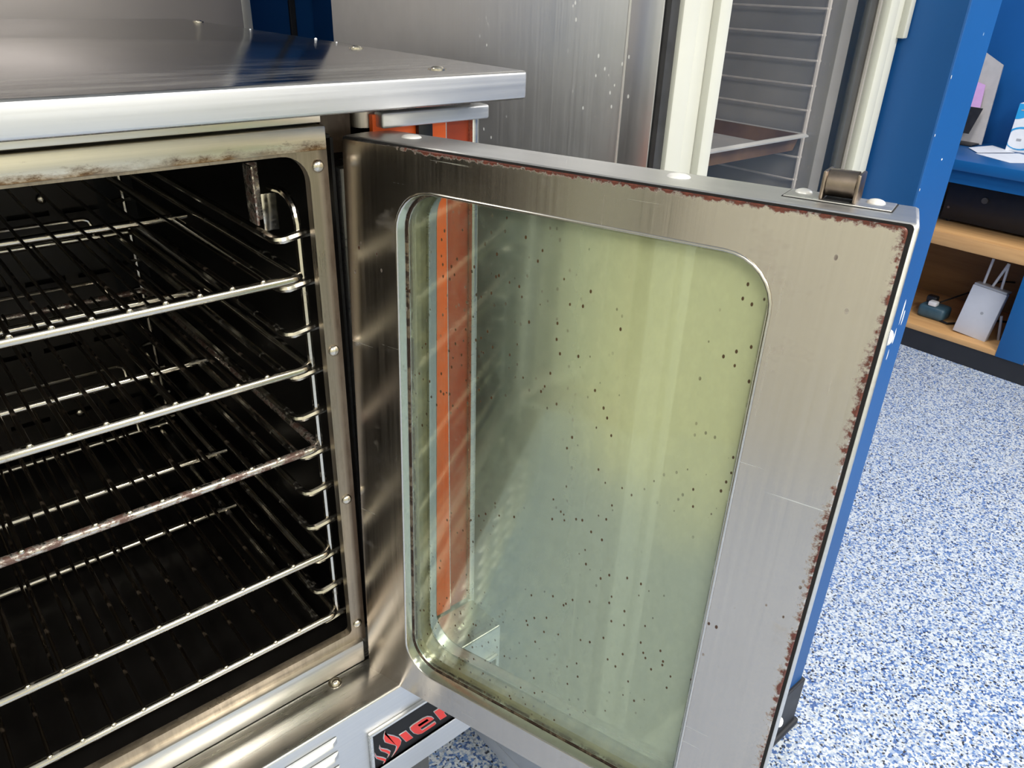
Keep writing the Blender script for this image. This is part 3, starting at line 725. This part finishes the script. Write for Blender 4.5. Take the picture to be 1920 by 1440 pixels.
# router: upright slab leaning back, aerial straps above, prop behind
t = thing('router', 'white upright router with thin aerials in the wooden cubby', 'router', (3.525, .435, -.66))
lean = Matrix.Rotation(math.radians(-7), 4, 'Y').inverted() @ Matrix.Rotation(math.radians(4), 4, 'X')
t.rotation_euler = lean.to_euler()
build('case', MB().box((-.02, -.075, .0), (.02, .075, .235), .004), M['router_w'], t)
build('top_cap', MB().box((-.018, -.072, .2355), (.05, .072, .245), .002), M['router_g'], t)
build('mark', MB().cyl((-.0208, -.012, .122), (-.0200, -.012, .122), .007, 14), M['router_g'], t)
for pts in ([(.03, .048, .244), (.035, .055, .36)], [(.03, .008, .244), (.035, -.012, .36)], [(.03, -.03, .244), (.035, -.014, .36)]):
    build('aerial', MB().tube(pts, .006, 8), M['router_w'], t)
build('prop', MB().tube([(.03, -.08, .13), (.06, -.105, .012)], .006, 8), M['router_w'], t)
t = thing('power_adapter', 'dark blue-grey adapter lump beside the router', 'adapter', (3.62, .655, -.66))
build('body', MB().box((-.05, -.07, .0), (.05, .06, .065), .018, 3), M['bluegrey'], t)
build('plug', MB().box((-.045, -.02, .065), (-.005, .02, .088), .006), M['paper'], t)
build('cap', MB().box((.0, .0, .065), (.04, .05, .10), .008), M['black'], t)
c = tag(build('cable', MB().tube([(3.58, .60, -.652), (3.57, .56, -.653), (3.62, .53, -.653), (3.72, .50, -.653), (3.80, .44, -.653), (3.86, .36, -.653)], .005, 7).tube([(3.66, .66, -.60), (3.74, .60, -.56), (3.84, .55, -.53), (3.96, .50, -.50), (4.0, .45, -.50)], .004, 7), M['black']), 'black cable trailing from the adapter behind the router', 'cable')
# on the counter top
def sheet(name, label, pts, z0):
    o = build(name, MB().poly([(x, y, z0) for x, y in pts], (0, 0, .0012)), M['paper'], None, False); return tag(o, label, 'paper', 'papers on the blue counter')
sheet('paper_sheet', 'white sheet lying nearest the counter edge', [(3.67, .700), (3.575, .520), (3.74, .40), (3.86, .58)], .1255)
sheet('paper_sheet', 'white sheet tucked behind the front sheet, beside the grey stand', [(3.79, .778), (3.69, .70), (3.86, .60), (3.965, .735)], .1272)
t = thing('product_box', 'upright white box with blue curved print on the counter', 'box', (3.90, .57, .1255))
t.rotation_euler = (0, 0, math.radians(8))
build('carton', MB().box((-.002, -.11, 0), (.07, .082, .212), .001), M['paper'], t, False)
def arc(cy, cz, r, a0, a1, extra):
    pts = [(-.0032, cy + r * cs(math.radians(a)), cz + r * sn(math.radians(a))) for a in range(a0, a1 + 1, 9)] + [(-.0032, a, b) for a, b in extra]
    return MB().poly(pts, (.0012, 0, 0))
plab(build('blue_print', arc(.082, .212, .068, 180, 270, [(.082, .212)]), M['cyan'], t, False), 'blue curved print')
mb = MB()
o1 = [(.03 + .072 * cs(a), .062 + .052 * sn(a)) for a in [k * PI / 12 for k in range(24)]]; o2 = [(.036 + .058 * cs(a), .06 + .045 * sn(a)) for a in [k * PI / 12 for k in range(24)]]
o1 = [(min(p[0], .082), p[1]) for p in o1]; o2 = [(min(p[0], .0815), p[1]) for p in o2]
b = mb.b; A = [b.verts.new((-.0034, p[0], p[1])) for p in o1]; B = [b.verts.new((-.0034, p[0], p[1])) for p in o2]
for k in range(24): b.faces.new((A[k], A[(k + 1) % 24], B[(k + 1) % 24], B[k]))
plab(build('blue_print', mb, M['cyan'], t, False), 'blue oval print')
mb = MB()
for z in (.165, .150, .128, .118): mb.box((-.0034, -.09, z), (-.002, .004, z + .004))
mb.box((-.0034, .035, .182), (-.0044, .068, .188)); mb.box((-.0034, .03, .05), (-.002, .05, .06))
plab(build('print_lines', mb, M['router_g'], t, False), 'lines of small print')
t = thing('leaflet_stand', 'grey card stand holding lilac and black leaflets at the counter end', 'stand', (3.93, .83, .1255))
build('back_board', MB().poly([(.0, .08, .002), (.0, -.055, .002), (.03, -.035, .36), (.03, .08, .42)], (.008, 0, 0)), M['grey_card'], t, False)
build('base', MB().box((-.09, -.045, 0), (.02, .08, .008), .002), M['black'], t)
plab(build('leaflet', MB().poly([(-.02, .075, .17), (-.02, -.008, .17), (-.002, .005, .27), (-.002, .075, .29)], (.003, 0, 0)), M['pink'], t, False), 'lilac leaflet')
plab(build('leaflet', MB().poly([(-.045, .075, .05), (-.045, .0, .05), (-.02, -.022, .168), (-.02, .075, .168)], (.003, 0, 0)), M['black'], t, False), 'black leaflet')
